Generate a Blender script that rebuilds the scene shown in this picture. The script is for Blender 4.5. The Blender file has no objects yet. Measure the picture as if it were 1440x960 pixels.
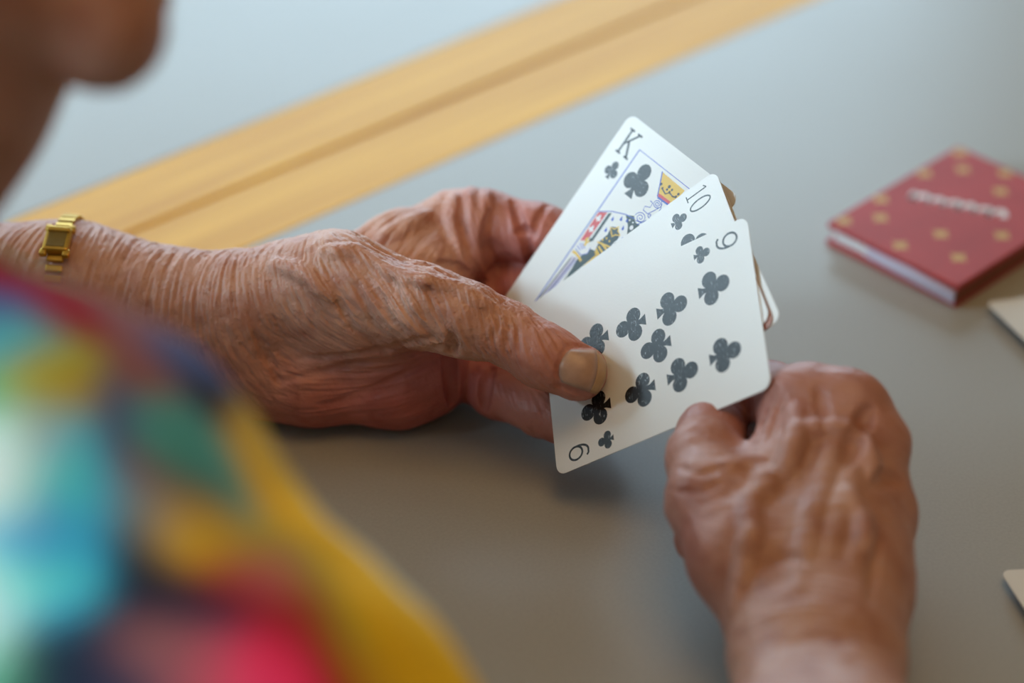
import bpy, bmesh, math, random
import numpy as np
import openvdb
from mathutils import Matrix, Vector

# ------------------------------------------------------------------ camera, world, light
TABLE_Z = 0.74
TH = math.radians(35.0)
FPX = 3400.0                                   # 85 mm on a 36 mm sensor, 1440 px wide
CAM = np.array([0.0, 0.0, TABLE_Z + 0.5165])
AX = np.array([1.0, 0.0, 0.0])
AU = np.array([0.0, math.sin(TH), math.cos(TH)])
AF = np.array([0.0, math.cos(TH), -math.sin(TH)])
scene = bpy.context.scene
COL = scene.collection

cam_data = bpy.data.cameras.new('camera')
cam_data.lens = 85.0
cam_data.sensor_width = 36.0
cam_data.clip_start = 0.05
cam_data.dof.use_dof = True
cam_data.dof.focus_distance = 0.814
cam_data.dof.aperture_fstop = 3.1
cam_data.dof.aperture_blades = 9
cam = bpy.data.objects.new('camera', cam_data)
cam.location = CAM
cam.rotation_euler = (math.pi / 2 - TH, 0, 0)
COL.objects.link(cam)
scene.camera = cam

world = bpy.data.worlds.new('world')
scene.world = world
world.use_nodes = True
bg = world.node_tree.nodes['Background']
bg.inputs['Color'].default_value = (0.80, 0.87, 1.0, 1)
bg.inputs['Strength'].default_value = 0.4

def area_light(name, loc, target, sx, sy, power, color):
    l = bpy.data.lights.new(name, 'AREA')
    l.shape = 'RECTANGLE'
    l.size, l.size_y = sx, sy
    l.energy = power
    l.color = color
    o = bpy.data.objects.new(name, l)
    o.location = loc
    o.rotation_euler = (Vector(target) - Vector(loc)).to_track_quat('-Z', 'Y').to_euler()
    COL.objects.link(o)
    return o

# daylight through the windows, one of them added to brighten the cards
area_light('far_window_daylight', (-0.55, 3.06, 1.53), (-0.55, 0.0, 1.30), 2.4, 1.15, 54, (0.58, 0.82, 1.0))
area_light('side_window_daylight', (-2.16, 1.59, 1.86), (0.1, 0.75, 0.9), 0.82, 0.48, 24, (0.62, 0.85, 1.0))
area_light('added_card_key_light', (-2.16, 0.50, 1.52), (0.1, 0.7, 0.9), 0.44, 0.66, 62, (0.62, 0.85, 1.0))  # unseen key light, added to brighten the cards
area_light('rear_side_window_daylight', (-2.16, -0.50, 2.02), (0.0, 0.5, 0.9), 1.1, 0.85, 60, (0.60, 0.84, 1.0))
# the room's own warm ceiling light
area_light('ceiling_light', (0.25, 0.35, 2.56), (0.25, 0.35, 0.0), 0.9, 0.9, 7.4, (1.0, 0.56, 0.20))

scene.view_settings.view_transform = 'Standard'
scene.view_settings.look = 'None'
scene.view_settings.gamma = 1.0
scene.view_settings.use_curve_mapping = False
scene.view_settings.exposure = 0.0
try:
    scene.cycles.use_denoising = True
    scene.cycles.max_bounces = 8
except Exception:
    pass

# ------------------------------------------------------------------ helpers
def L(u, v, d):
    """a point at distance d along the view, in millimetres of the camera-aligned frame"""
    return np.array([(u - 720.0) / FPX * d, -(v - 480.0) / FPX * d, d]) * 1000.0

def Wn(p):
    """millimetres of the camera-aligned frame -> metres in the world (arrays too)"""
    p = np.asarray(p, float) / 1000.0
    return CAM + p[..., 0:1] * AX + p[..., 1:2] * AU + p[..., 2:3] * AF

def Wv(u, v, d):
    return Wn(L(u, v, d))

def to_local(w):
    q = (np.asarray(w, float) - CAM)
    return np.stack([q @ AX, q @ AU, q @ AF], -1) * 1000.0

def on_plane(u, v, z):
    r = AX * (u - 720) / FPX - AU * (v - 480) / FPX + AF
    return CAM + r * ((z - CAM[2]) / r[2])

def srgb(r, g, b):
    def c(x):
        x = x / 255.0
        return x / 12.92 if x <= 0.04045 else ((x + 0.055) / 1.055) ** 2.4
    return (c(r), c(g), c(b), 1.0)

def link(name, me, mat=None, parent=None):
    o = bpy.data.objects.new(name, me)
    COL.objects.link(o)
    if mat is not None and not me.materials:
        me.materials.append(mat)
    if parent is not None:
        o.parent = parent
    return o

def tag(o, label, cat, group=None):
    o['label'] = label
    o['category'] = cat
    if group:
        o['group'] = group
    return o

def empty(name, loc, rz=0.0):
    o = bpy.data.objects.new(name, None)
    o.empty_display_size = 0.05
    o.location = loc
    o.rotation_euler = (0, 0, rz)
    COL.objects.link(o)
    return o

def structure(o):
    o['kind'] = 'structure'
    return o

def mesh_from(verts, faces, name='m', smooth=False):
    me = bpy.data.meshes.new(name)
    me.from_pydata([tuple(map(float, v)) for v in verts], [], [tuple(map(int, f)) for f in faces])
    me.update()
    if smooth:
        me.polygons.foreach_set('use_smooth', np.ones(len(me.polygons), bool))
    return me

def box_mesh(x0, x1, y0, y1, z0, z1, bevel=0.0, name='box'):
    bm = bmesh.new()
    bmesh.ops.create_cube(bm, size=1.0)
    bmesh.ops.scale(bm, vec=(x1 - x0, y1 - y0, z1 - z0), verts=bm.verts)
    bmesh.ops.translate(bm, vec=((x0 + x1) / 2, (y0 + y1) / 2, (z0 + z1) / 2), verts=bm.verts)
    if bevel > 0:
        bmesh.ops.bevel(bm, geom=bm.edges[:], offset=bevel, segments=2, affect='EDGES', profile=0.5)
    me = bpy.data.meshes.new(name)
    bm.to_mesh(me)
    bm.free()
    return me

# ------------------------------------------------------------------ materials
def new_mat(name, color=(0.5, 0.5, 0.5, 1), rough=0.5, metal=0.0, spec=0.5):
    m = bpy.data.materials.new(name)
    m.use_nodes = True
    b = m.node_tree.nodes['Principled BSDF']
    b.inputs['Base Color'].default_value = color
    b.inputs['Roughness'].default_value = rough
    b.inputs['Metallic'].default_value = metal
    b.inputs['Specular IOR Level'].default_value = spec
    return m, m.node_tree.nodes, m.node_tree.links, b

def add_noise(n, l, scale, detail=4, coord='Object', vec_scale=None, dist=0.0):
    tc = n.new('ShaderNodeTexCoord')
    nz = n.new('ShaderNodeTexNoise')
    nz.inputs['Scale'].default_value = scale
    nz.inputs['Detail'].default_value = detail
    nz.inputs['Distortion'].default_value = dist
    if vec_scale:
        mp = n.new('ShaderNodeMapping')
        mp.inputs['Scale'].default_value = vec_scale
        l.new(tc.outputs[coord], mp.inputs['Vector'])
        l.new(mp.outputs['Vector'], nz.inputs['Vector'])
    else:
        l.new(tc.outputs[coord], nz.inputs['Vector'])
    return nz

def ramp(n, l, src, stops):
    r = n.new('ShaderNodeValToRGB')
    cr = r.color_ramp
    while len(cr.elements) < len(stops):
        cr.elements.new(0.5)
    for e, (p, c) in zip(cr.elements, stops):
        e.position = p
        e.color = c
    l.new(src, r.inputs['Fac'])
    return r

def bump(n, l, b, src, strength, dist):
    bp = n.new('ShaderNodeBump')
    bp.inputs['Strength'].default_value = strength
    bp.inputs['Distance'].default_value = dist
    l.new(src, bp.inputs['Height'])
    l.new(bp.outputs['Normal'], b.inputs['Normal'])

def mat_laminate():
    m, n, l, b = new_mat('grey_laminate', (0.40, 0.40, 0.385, 1), 0.42, 0, 0.5)
    nz = add_noise(n, l, 900, 2)
    r = ramp(n, l, nz.outputs['Fac'], [(0.3, (0.335, 0.335, 0.32, 1)), (0.7, (0.365, 0.365, 0.35, 1))])
    l.new(r.outputs['Color'], b.inputs['Base Color'])
    nz2 = add_noise(n, l, 14, 3)
    mr = n.new('ShaderNodeMapRange')
    mr.inputs['To Min'].default_value = 0.31
    mr.inputs['To Max'].default_value = 0.37
    l.new(nz2.outputs['Fac'], mr.inputs['Value'])
    l.new(mr.outputs['Result'], b.inputs['Roughness'])
    return m

def mat_wood(name='beech_wood', a=(0.64, 0.31, 0.038, 1), c=(0.84, 0.47, 0.07, 1)):
    m, n, l, b = new_mat(name, a, 0.45, 0, 0.3)
    nz = add_noise(n, l, 9, 5, 'Object', (0.6, 14, 14), 0.6)
    r = ramp(n, l, nz.outputs['Fac'], [(0.32, a), (0.68, c)])
    l.new(r.outputs['Color'], b.inputs['Base Color'])
    bump(n, l, b, nz.outputs['Fac'], 0.15, 0.0006)
    return m

def mat_plain(name, color, rough=0.6, var=0.06, scale=30, metal=0.0, spec=0.5):
    m, n, l, b = new_mat(name, color, rough, metal, spec)
    nz = add_noise(n, l, scale, 4)
    lo = tuple(max(0, x * (1 - var)) for x in color[:3]) + (1,)
    hi = tuple(min(1, x * (1 + var)) for x in color[:3]) + (1,)
    r = ramp(n, l, nz.outputs['Fac'], [(0.3, lo), (0.7, hi)])
    l.new(r.outputs['Color'], b.inputs['Base Color'])
    return m

def mat_card(name, color, rough=0.22, scratch=0.0):
    m, n, l, b = new_mat(name, color, rough, 0, 0.5)
    nz = add_noise(n, l, 1500, 2)
    bump(n, l, b, nz.outputs['Fac'], 0.12, 0.0002)
    if scratch:
        n1 = add_noise(n, l, 420, 6, 'Object', (1, 3.0, 1), 1.5)
        r = ramp(n, l, n1.outputs['Fac'], [(0.0, color), (0.60, color), (0.70, (0.30, 0.33, 0.35, 1)), (1.0, (0.55, 0.58, 0.60, 1))])
        l.new(r.outputs['Color'], b.inputs['Base Color'])
    return m

def mat_attr(name, attr='tint', rough=0.7, spec=0.3, sheen=0.0):
    m, n, l, b = new_mat(name, (1, 1, 1, 1), rough, 0, spec)
    at = n.new('ShaderNodeAttribute')
    at.attribute_name = attr
    l.new(at.outputs['Color'], b.inputs['Base Color'])
    nz = add_noise(n, l, 700, 2)
    bump(n, l, b, nz.outputs['Fac'], 0.2, 0.0005)
    b.inputs['Sheen Weight'].default_value = sheen
    return m

def mat_skin():
    m, n, l, b = new_mat('skin', (0.5, 0.3, 0.2, 1), 0.46, 0, 0.45)
    at = n.new('ShaderNodeAttribute')
    at.attribute_name = 'tint'
    # blotches, then brown age spots
    nz = add_noise(n, l, 75, 5, 'Object', None, 0.6)
    bl = ramp(n, l, nz.outputs['Fac'], [(0.28, (0.80, 0.66, 0.62, 1)), (0.5, (1, 1, 1, 1)), (0.75, (1.0, 0.97, 0.90, 1))])
    mx = n.new('ShaderNodeMix')
    mx.data_type = 'RGBA'
    mx.blend_type = 'MULTIPLY'
    mx.inputs[0].default_value = 1.0
    l.new(at.outputs['Color'], mx.inputs[6])
    l.new(bl.outputs['Color'], mx.inputs[7])
    sp = add_noise(n, l, 160, 3, 'Object', None, 0.3)
    spr = ramp(n, l, sp.outputs['Fac'], [(0.63, (0, 0, 0, 1)), (0.72, (1, 1, 1, 1))])
    mul = n.new('ShaderNodeMath')
    mul.operation = 'MULTIPLY'
    mul.inputs[1].default_value = 0.45
    l.new(spr.outputs['Color'], mul.inputs[0])
    mx2 = n.new('ShaderNodeMix')
    mx2.data_type = 'RGBA'
    mx2.blend_type = 'MULTIPLY'
    l.new(mul.outputs[0], mx2.inputs[0])
    l.new(mx.outputs[2], mx2.inputs[6])
    mx2.inputs[7].default_value = (0.62, 0.45, 0.36, 1)
    l.new(mx2.outputs[2], b.inputs['Base Color'])
    b.inputs['Subsurface Weight'].default_value = 0.18
    b.inputs['Subsurface Radius'].default_value = (1.0, 0.35, 0.2)
    b.inputs['Subsurface Scale'].default_value = 0.004
    # pores
    vo = n.new('ShaderNodeTexVoronoi')
    vo.inputs['Scale'].default_value = 900
    tc = n.new('ShaderNodeTexCoord')
    l.new(tc.outputs['Object'], vo.inputs['Vector'])
    bump(n, l, b, vo.outputs['Distance'], 0.22, 0.0004)
    return m

M = {}
M['laminate'] = mat_laminate()
M['wood'] = mat_wood()
M['skin'] = mat_skin()
M['card_white'] = mat_card('card_white', (0.74, 0.74, 0.73, 1))
M['print_black'] = mat_card('print_black', (0.012, 0.013, 0.015, 1), 0.22, 1.0)
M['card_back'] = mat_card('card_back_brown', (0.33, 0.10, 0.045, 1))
M['print_blue'] = mat_card('print_blue', (0.03, 0.08, 0.50, 1))
M['print_red'] = mat_card('print_red', (0.62, 0.05, 0.05, 1))
M['print_yellow'] = mat_card('print_yellow', (0.75, 0.48, 0.03, 1))
M['print_green'] = mat_card('print_dark_green', (0.015, 0.035, 0.035, 1))
M['print_white'] = mat_card('print_white', (0.78, 0.79, 0.82, 1))
M['print_lilac'] = mat_card('print_lilac', (0.55, 0.50, 0.62, 1))
for k_ in ('black', 'blue', 'red', 'yellow', 'green', 'white', 'lilac'):
    M['print_' + k_].node_tree.nodes['Principled BSDF'].inputs['Specular IOR Level'].default_value = 0.36
M['box_red'] = mat_plain('box_red', (0.40, 0.045, 0.045, 1), 0.55, 0.08, 60)
M['box_gold'] = mat_plain('box_gold', (0.55, 0.33, 0.10, 1), 0.5)
M['box_brown'] = mat_plain('box_brown', (0.20, 0.045, 0.02, 1), 0.55)
M['gold'] = mat_plain('gold', (0.58, 0.36, 0.07, 1), 0.36, 0.1, 300, 1.0)
M['watch_dial'] = mat_plain('watch_dial', (0.20, 0.13, 0.03, 1), 0.5, 0.1, 300, 0.6)
M['nail'] = mat_plain('nail', (0.46, 0.285, 0.21, 1), 0.36, 0.12, 240)
M['nail_tip'] = mat_plain('nail_tip', (0.50, 0.31, 0.16, 1), 0.35, 0.08, 300)
M['shirt'] = mat_attr('printed_shirt', 'tint', 0.75, 0.25)
M['hair'] = mat_plain('grey_hair', (0.42, 0.41, 0.40, 1), 0.6, 0.3, 200)
M['trousers'] = mat_plain('dark_trousers', (0.03, 0.035, 0.05, 1), 0.85)
M['shoe'] = mat_plain('shoe', (0.04, 0.03, 0.025, 1), 0.5)
M['wall'] = mat_plain('wall_paint', (0.42, 0.30, 0.18, 1), 0.9, 0.02, 8)
M['floor'] = mat_wood('floor_wood', (0.20, 0.12, 0.06, 1), (0.30, 0.19, 0.10, 1))
M['frame'] = mat_plain('window_frame', (0.75, 0.75, 0.74, 1), 0.5)
M['metal'] = mat_plain('table_leg_metal', (0.35, 0.35, 0.36, 1), 0.35, 0.05, 50, 0.9)

# ------------------------------------------------------------------ the room
FX0, FX1, FY0, FY1, FZ1 = -2.0, 2.6, -1.6, 2.9, 2.6
structure(link('floor', box_mesh(FX0 - .1, FX1 + .1, FY0 - .1, FY1 + .1, -0.1, 0.0), M['floor']))
structure(link('ceiling', box_mesh(FX0 - .1, FX1 + .1, FY0 - .1, FY1 + .1, FZ1, FZ1 + .1), M['wall']))

def wall_with_opening(name, axis, pos, t, a0, a1, openings):
    """a wall slab along x (axis 'x') or y (axis 'y') with window openings"""
    bm = bmesh.new()
    def add(b0, b1, z0, z1):
        me = box_mesh(b0, b1, pos, pos + t, z0, z1) if axis == 'x' else box_mesh(pos, pos + t, b0, b1, z0, z1)
        bm.from_mesh(me)
        bpy.data.meshes.remove(me)
    at_ = a0
    for o0, o1, oz0, oz1 in openings:
        add(at_, o0, 0, FZ1)
        add(o0, o1, 0, oz0)
        add(o0, o1, oz1, FZ1)
        at_ = o1
    add(at_, a1, 0, FZ1)
    me = bpy.data.meshes.new(name)
    bm.to_mesh(me)
    bm.free()
    return structure(link(name, me, M['wall']))

wall_with_opening('wall_far', 'x', FY1, .1, FX0, FX1, [(-1.75, 0.65, 0.95, 2.1)])
wall_with_opening('wall_left', 'y', FX0 - .1, .1, FY0, FY1, [(-1.05, 0.05, 1.6, 2.45), (0.27, 0.73, 1.18, 1.86), (1.18, 2.0, 1.62, 2.1)])  # middle opening is added for the key light on the cards
structure(link('wall_right', box_mesh(FX1, FX1 + .1, FY0, FY1, 0, FZ1), M['wall']))
structure(link('wall_back', box_mesh(FX0, FX1, FY0 - .1, FY0, 0, FZ1), M['wall']))

def window(name, axis, pos, o0, o1, z0, z1):
    w = structure(empty(name, (0, 0, 0)))
    def bar(b0, b1, c0, c1):
        me = box_mesh(b0, b1, pos, pos + .05, c0, c1, .004) if axis == 'x' else box_mesh(pos, pos + .05, b0, b1, c0, c1, .004)
        link('frame_bar', me, M['frame'], w)
    bar(o0, o1, z0, z0 + .05)
    bar(o0, o1, z1 - .05, z1)
    bar(o0, o0 + .05, z0 + .05, z1 - .05)
    bar(o1 - .05, o1, z0 + .05, z1 - .05)
    mid = (o0 + o1) / 2
    bar(mid - .025, mid + .025, z0 + .05, z1 - .05)
window('window_1', 'x', FY1 + .03, -1.75, 0.65, 0.95, 2.1)
window('window_2', 'y', FX0 - .08, 1.18, 2.0, 1.62, 2.1)
window('added_key_window', 'y', FX0 - .08, 0.27, 0.73, 1.18, 1.86)  # unseen window added around the key light for the cards
window('window_3', 'y', FX0 - .08, -1.05, 0.05, 1.6, 2.45)

# ------------------------------------------------------------------ the two tables, pushed together along their beech edges
YAW = math.radians(41.0)
EA = np.array([math.cos(YAW), math.sin(YAW), 0.0])       # along the seam
EB = np.array([-math.sin(YAW), math.cos(YAW), 0.0])      # across it, away from the camera
SEAM = float(on_plane(600, 152, TABLE_Z) @ EB)
EDGE = 0.0390
def table(name, b0, b1, a0, a1, label):
    t = empty(name, (0, 0, 0), YAW)
    z0, z1 = TABLE_Z - .026, TABLE_Z
    link('table_top', box_mesh(a0 + EDGE, a1 - EDGE, b0 + EDGE, b1 - EDGE, z0, z1), M['laminate'], t)
    for (p, q, r, s) in ((a0, a1, b0, b0 + EDGE), (a0, a1, b1 - EDGE, b1), (a0, a0 + EDGE, b0 + EDGE, b1 - EDGE), (a1 - EDGE, a1, b0 + EDGE, b1 - EDGE)):
        link('edge_strip', box_mesh(p, q, r, s, z0 - .004, z1 + .0001, .0012), M['wood'], t)
    for (p, q) in ((a0 + .06, b0 + .06), (a1 - .11, b0 + .06), (a0 + .06, b1 - .11), (a1 - .11, b1 - .11)):
        link('leg', box_mesh(p, p + .05, q, q + .05, 0, z0 - .004, .004), M['wood'], t)
    for (p, q, r, s) in ((a0 + .11, a1 - .11, b0 + .075, b0 + .095), (a0 + .11, a1 - .11, b1 - .095, b1 - .075)):
        link('apron', box_mesh(p, q, r, s, z0 - .07, z0 - .004), M['wood'], t)
    return tag(t, label, 'table')
A0 = 0.235
table('dining_table', SEAM - 0.80, SEAM - 0.0008, A0, A0 + 1.3, 'grey topped table with beech edge under the cards and both hands')
table('dining_table', SEAM + 0.0008, SEAM + 0.80, A0, A0 + 1.3, 'grey topped table with beech edge beyond the seam, bare and empty')

# ------------------------------------------------------------------ bodies grown from distance fields
class Field:
    """signed distances on a grid of the camera-aligned frame (millimetres)"""
    def __init__(self, lo, hi, h):
        self.lo = np.array(lo, float)
        self.h = float(h)
        self.n = tuple(int(math.ceil((b - a) / h)) + 1 for a, b in zip(lo, hi))
        self.a = np.full(self.n, 20.0, np.float32)

    def _sub(self, lo, hi):
        i0 = np.maximum(np.floor((np.asarray(lo) - self.lo) / self.h).astype(int), 0)
        i1 = np.minimum(np.ceil((np.asarray(hi) - self.lo) / self.h).astype(int) + 1, self.n)
        if np.any(i1 <= i0):
            return None, None
        ax = [(np.arange(i0[k], i1[k]) * self.h + self.lo[k]).astype(np.float32) for k in range(3)]
        return tuple(slice(i0[k], i1[k]) for k in range(3)), np.meshgrid(*ax, indexing='ij', sparse=True)

    def _join(self, sl, d, k):
        cur = self.a[sl]
        if k > 0:
            hh = np.maximum(k - np.abs(cur - d), 0.0) / k
            self.a[sl] = np.minimum(cur, d) - hh * hh * (k * 0.25)
        else:
            self.a[sl] = np.minimum(cur, d)

    def _cap(self, p, q, rp, rq, pad):
        R = max(rp, rq) + pad
        sl, g = self._sub(np.minimum(p, q) - R, np.maximum(p, q) + R)
        if sl is None:
            return None, None
        ab = (q - p).astype(np.float32)
        dx, dy, dz = g[0] - np.float32(p[0]), g[1] - np.float32(p[1]), g[2] - np.float32(p[2])
        t = np.clip((dx * ab[0] + dy * ab[1] + dz * ab[2]) / max(float(ab @ ab), 1e-6), 0, 1)
        d = np.sqrt((dx - t * ab[0]) ** 2 + (dy - t * ab[1]) ** 2 + (dz - t * ab[2]) ** 2) - (rp + t * (rq - rp))
        return sl, d.astype(np.float32)

    def cap(self, p, q, rp, rq, k=4.0):
        sl, d = self._cap(np.asarray(p, float), np.asarray(q, float), rp, rq, k + 6)
        if sl is not None:
            self._join(sl, d, k)

    def chain(self, pts, k=4.0):
        """pts: (u, v, distance, radius) joints of one limb; radii taper between them"""
        for s, e in zip(pts[:-1], pts[1:]):
            self.cap(L(*s[:3]), L(*e[:3]), s[3], e[3], k)

    def ball(self, c, r, R=None, k=6.0):
        """ellipsoid with radii r; rows of R are its axes"""
        c = np.asarray(c, float)
        r = np.asarray(r, np.float32)
        m = float(r.max()) + k + 6
        sl, g = self._sub(c - m, c + m)
        if sl is None:
            return
        dx, dy, dz = g[0] - np.float32(c[0]), g[1] - np.float32(c[1]), g[2] - np.float32(c[2])
        if R is None:
            x, y, z = dx, dy, dz
        else:
            x = dx * R[0][0] + dy * R[0][1] + dz * R[0][2]
            y = dx * R[1][0] + dy * R[1][1] + dz * R[1][2]
            z = dx * R[2][0] + dy * R[2][1] + dz * R[2][2]
        k0 = np.sqrt((x / r[0]) ** 2 + (y / r[1]) ** 2 + (z / r[2]) ** 2) + 1e-6
        k1 = np.sqrt((x / r[0] ** 2) ** 2 + (y / r[1] ** 2) ** 2 + (z / r[2] ** 2) ** 2) + 1e-6
        self._join(sl, (k0 * (k0 - 1) / k1).astype(np.float32), k)

    def carve(self, p, q, rp, rq, k=2.0):
        sl, d = self._cap(np.asarray(p, float), np.asarray(q, float), rp, rq, k + 6)
        if sl is None:
            return
        cur = self.a[sl]
        d = -d
        hh = np.maximum(k - np.abs(cur - d), 0.0) / k
        self.a[sl] = np.maximum(cur, d) + hh * hh * (k * 0.25)

    def sample(self, P):
        g = (np.asarray(P) - self.lo) / self.h
        i = np.floor(g).astype(int)
        f = (g - i).astype(np.float32)
        for k in range(3):
            i[..., k] = np.clip(i[..., k], 0, self.n[k] - 2)
        x, y, z = i[..., 0], i[..., 1], i[..., 2]
        fx, fy, fz = f[..., 0], f[..., 1], f[..., 2]
        A = self.a
        c0 = (A[x, y, z] * (1 - fx) + A[x + 1, y, z] * fx) * (1 - fy) + (A[x, y + 1, z] * (1 - fx) + A[x + 1, y + 1, z] * fx) * fy
        c1 = (A[x, y, z + 1] * (1 - fx) + A[x + 1, y, z + 1] * fx) * (1 - fy) + (A[x, y + 1, z + 1] * (1 - fx) + A[x + 1, y + 1, z + 1] * fx) * fy
        return c0 * (1 - fz) + c1 * fz

    def grad(self, P):
        e = self.h
        g = np.stack([self.sample(P + np.eye(3)[k] * e) - self.sample(P - np.eye(3)[k] * e) for k in range(3)], -1)
        return g / (np.linalg.norm(g, axis=-1, keepdims=True) + 1e-9)

    def hit(self, uv):
        """where the lines of sight through the given picture points first meet the surface (nan if nowhere)"""
        uv = np.asarray(uv, float)
        dirs = np.stack([(uv[..., 0] - 720) / FPX, -(uv[..., 1] - 480) / FPX, np.ones(uv.shape[:-1])], -1)
        z0 = self.lo[2] + self.h
        z1 = self.lo[2] + self.h * (self.n[2] - 2)
        out = np.full(uv.shape[:-1] + (3,), np.nan)
        prev = None
        for z in np.arange(z0, z1, 0.6):
            p = dirs * z
            ing = np.all((p > self.lo + self.h) & (p < self.lo + self.h * (np.array(self.n) - 2)), -1)
            s = np.where(ing, self.sample(p), 20.0)
            if prev is not None:
                new = (s <= 0) & np.isnan(out[..., 0])
                if new.any():
                    t = np.clip(prev / np.maximum(prev - s, 1e-6), 0, 1)
                    out[new] = (dirs * (z - 0.6 + 0.6 * t)[..., None])[new]
            prev = s
        return out

    def _drape(self, line, step=7.0):
        pts = []
        for (u0, v0), (u1, v1) in zip(line[:-1], line[1:]):
            n = max(1, int(math.hypot(u1 - u0, v1 - v0) / step))
            for i in range(n):
                pts.append((u0 + (u1 - u0) * i / n, v0 + (v1 - v0) * i / n))
        pts.append(line[-1])
        h = self.hit(pts)
        return h[~np.isnan(h[:, 0])]

    def ridge(self, line, r, sink, k=2.5):
        h = self._drape(line)
        if len(h) < 2:
            return
        h = h - self.grad(h) * sink
        m = len(h)
        taper = lambda i: r * (0.55 + 0.45 * math.sin(math.pi * min(max(i / (m - 1), 0.0), 1.0)))
        for i in range(m - 1):
            if np.linalg.norm(h[i + 1] - h[i]) < 9:
                self.cap(h[i], h[i + 1], taper(i), taper(i + 1), k)

    def groove(self, line, r, depth, k=1.6):
        h = self._drape(line)
        if len(h) < 2:
            return
        h = h + self.grad(h) * (r - depth)
        m = len(h)
        for i in range(m - 1):
            if np.linalg.norm(h[i + 1] - h[i]) < 9:
                self.carve(h[i], h[i + 1], r * (0.5 + 0.5 * math.sin(math.pi * (i + .5) / m)) + .02, r * (0.5 + 0.5 * math.sin(math.pi * (i + 1.5) / m)) + .02, k)

    def mesh(self):
        a = self.a.copy()
        a = np.clip(a, -6, 6)
        g = openvdb.FloatGrid(background=6.0)
        g.copyFromArray(a)
        pts, quads = g.convertToQuads(isovalue=0.0)
        pts = np.asarray(pts, float) * self.h + self.lo
        quads = np.asarray(quads, np.int64)[:, ::-1]
        return pts, quads

RNG = np.random.default_rng(7)
NOISE = RNG.random((48, 48, 48)).astype(np.float32)

def vnoise(P):
    """smooth random values on a repeating lattice of one unit"""
    i = np.floor(P).astype(np.int64)
    f = (P - i).astype(np.float32)
    f = f * f * (3 - 2 * f)
    i0, i1 = i % 48, (i + 1) % 48
    out = 0
    for a in (0, 1):
        wx = f[..., 0] if a else 1 - f[..., 0]
        ix = (i1 if a else i0)[..., 0]
        for b in (0, 1):
            wy = f[..., 1] if b else 1 - f[..., 1]
            iy = (i1 if b else i0)[..., 1]
            for c in (0, 1):
                wz = f[..., 2] if c else 1 - f[..., 2]
                iz = (i1 if c else i0)[..., 2]
                out = out + NOISE[ix, iy, iz] * wx * wy * wz
    return out

def guided(P, guides, sigma):
    """blend the values of guide points over the skin"""
    G = np.array([g[0] for g in guides])
    V = np.array([g[1] for g in guides])
    d2 = ((P ** 2).sum(-1)[:, None] - 2 * P @ G.T + (G ** 2).sum(-1)[None])
    w = np.exp(-np.maximum(d2, 0) / (2 * sigma ** 2)) + 1e-9 / (1 + d2)
    w /= w.sum(1, keepdims=True)
    return w @ V

def fibres(field, P, D, cell, length, steps):
    """random values smeared along the direction D over the surface: the lie of the skin's creases"""
    acc = vnoise(P / cell)
    n = 1
    for sgn in (-1.0, 1.0):
        Q = P.copy()
        d = D * sgn
        st = length / steps
        for s in range(steps):
            Q = Q + d * st
            g = field.grad(Q)
            Q = Q - g * np.clip(field.sample(Q), -2, 2)[:, None]
            d = d - g * (d * g).sum(-1, keepdims=True)
            d = d / (np.linalg.norm(d, axis=-1, keepdims=True) + 1e-9)
            acc = acc + vnoise(Q / cell)
            n += 1
    acc = acc / n
    return (acc - acc.mean()) / (acc.std() + 1e-9)

def crease(x):
    """rounded ridges with narrow valleys between them"""
    return np.where(x > 0, np.minimum(x, 2) * 0.45, np.maximum(x, -2.6) * 1.0)

def skin_detail(field, P, guides, sigma, fine=0.30, coarse=0.5):
    """guides: (u, v, du, dv, fine amount, coarse amount, rosy 0-1) -> displaced points and tint"""
    gp = np.array([(g[0], g[1]) for g in guides], float)
    hp = field.hit(gp)
    ok = ~np.isnan(hp[:, 0])
    G = []
    for g, h, o in zip(guides, hp, ok):
        if o:
            G.append((h, [g[2], -g[3], 0.0, g[4], g[5], g[6]]))
    V = guided(P, G, sigma)
    N = field.grad(P)
    D = V[:, :3]
    D = D - N * (D * N).sum(-1, keepdims=True)
    D = D / (np.linalg.norm(D, axis=-1, keepdims=True) + 1e-9)
    f1 = crease(fibres(field, P, D, 0.60, 8.0, 8))
    f2 = crease(fibres(field, P, D, 1.6, 12.0, 8))
    lump = vnoise(P / 6.0) + 0.5 * vnoise(P / 2.8 + 9) - 0.75
    disp = fine * V[:, 3] * f1 + coarse * V[:, 4] * f2 + 0.7 * lump * (0.3 + 0.7 * np.minimum(V[:, 3], 1))
    return P + N * disp[:, None], V[:, 5], f2, N

# ---- the near left hand and forearm of the picture, palm up on its outer edge, cards under the thumb
LEFT_ARM_CUT = L(-75, 440, .866)
lf = Field((-262, -46, 782), (52, 76, 910), 0.52)
ARM_L = dict(
    radius=[(-590, 402, .850, 36), (-330, 376, .862, 24), (100, 401, .862, 19.5), (350, 427, .846, 16.0)],
    ulna=[(-590, 410, .850, 36), (-330, 470, .868, 23), (100, 490, .866, 19), (350, 520, .858, 14.5)])
def left_arm(F, k=16):
    for c in ARM_L.values():
        F.chain(c, k)
    F.chain([(-590, 405, .85, 35), (-330, 423, .866, 22), (100, 445, .865, 19), (350, 470, .853, 15)], k)
left_arm(lf)
# palm block and heel of the hand
lf.chain([(350, 423, .846, 16.5), (425, 408, .842, 16)], 10)
lf.chain([(350, 470, .853, 15), (450, 465, .860, 16), (600, 440, .876, 15)], 12)
lf.chain([(350, 520, .858, 14.5), (440, 532, .853, 14.5), (560, 533, .853, 15), (612, 525, .855, 13.5)], 12)
lf.ball(L(540, 500, .853), (27, 16, 13), None, 10)
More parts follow.
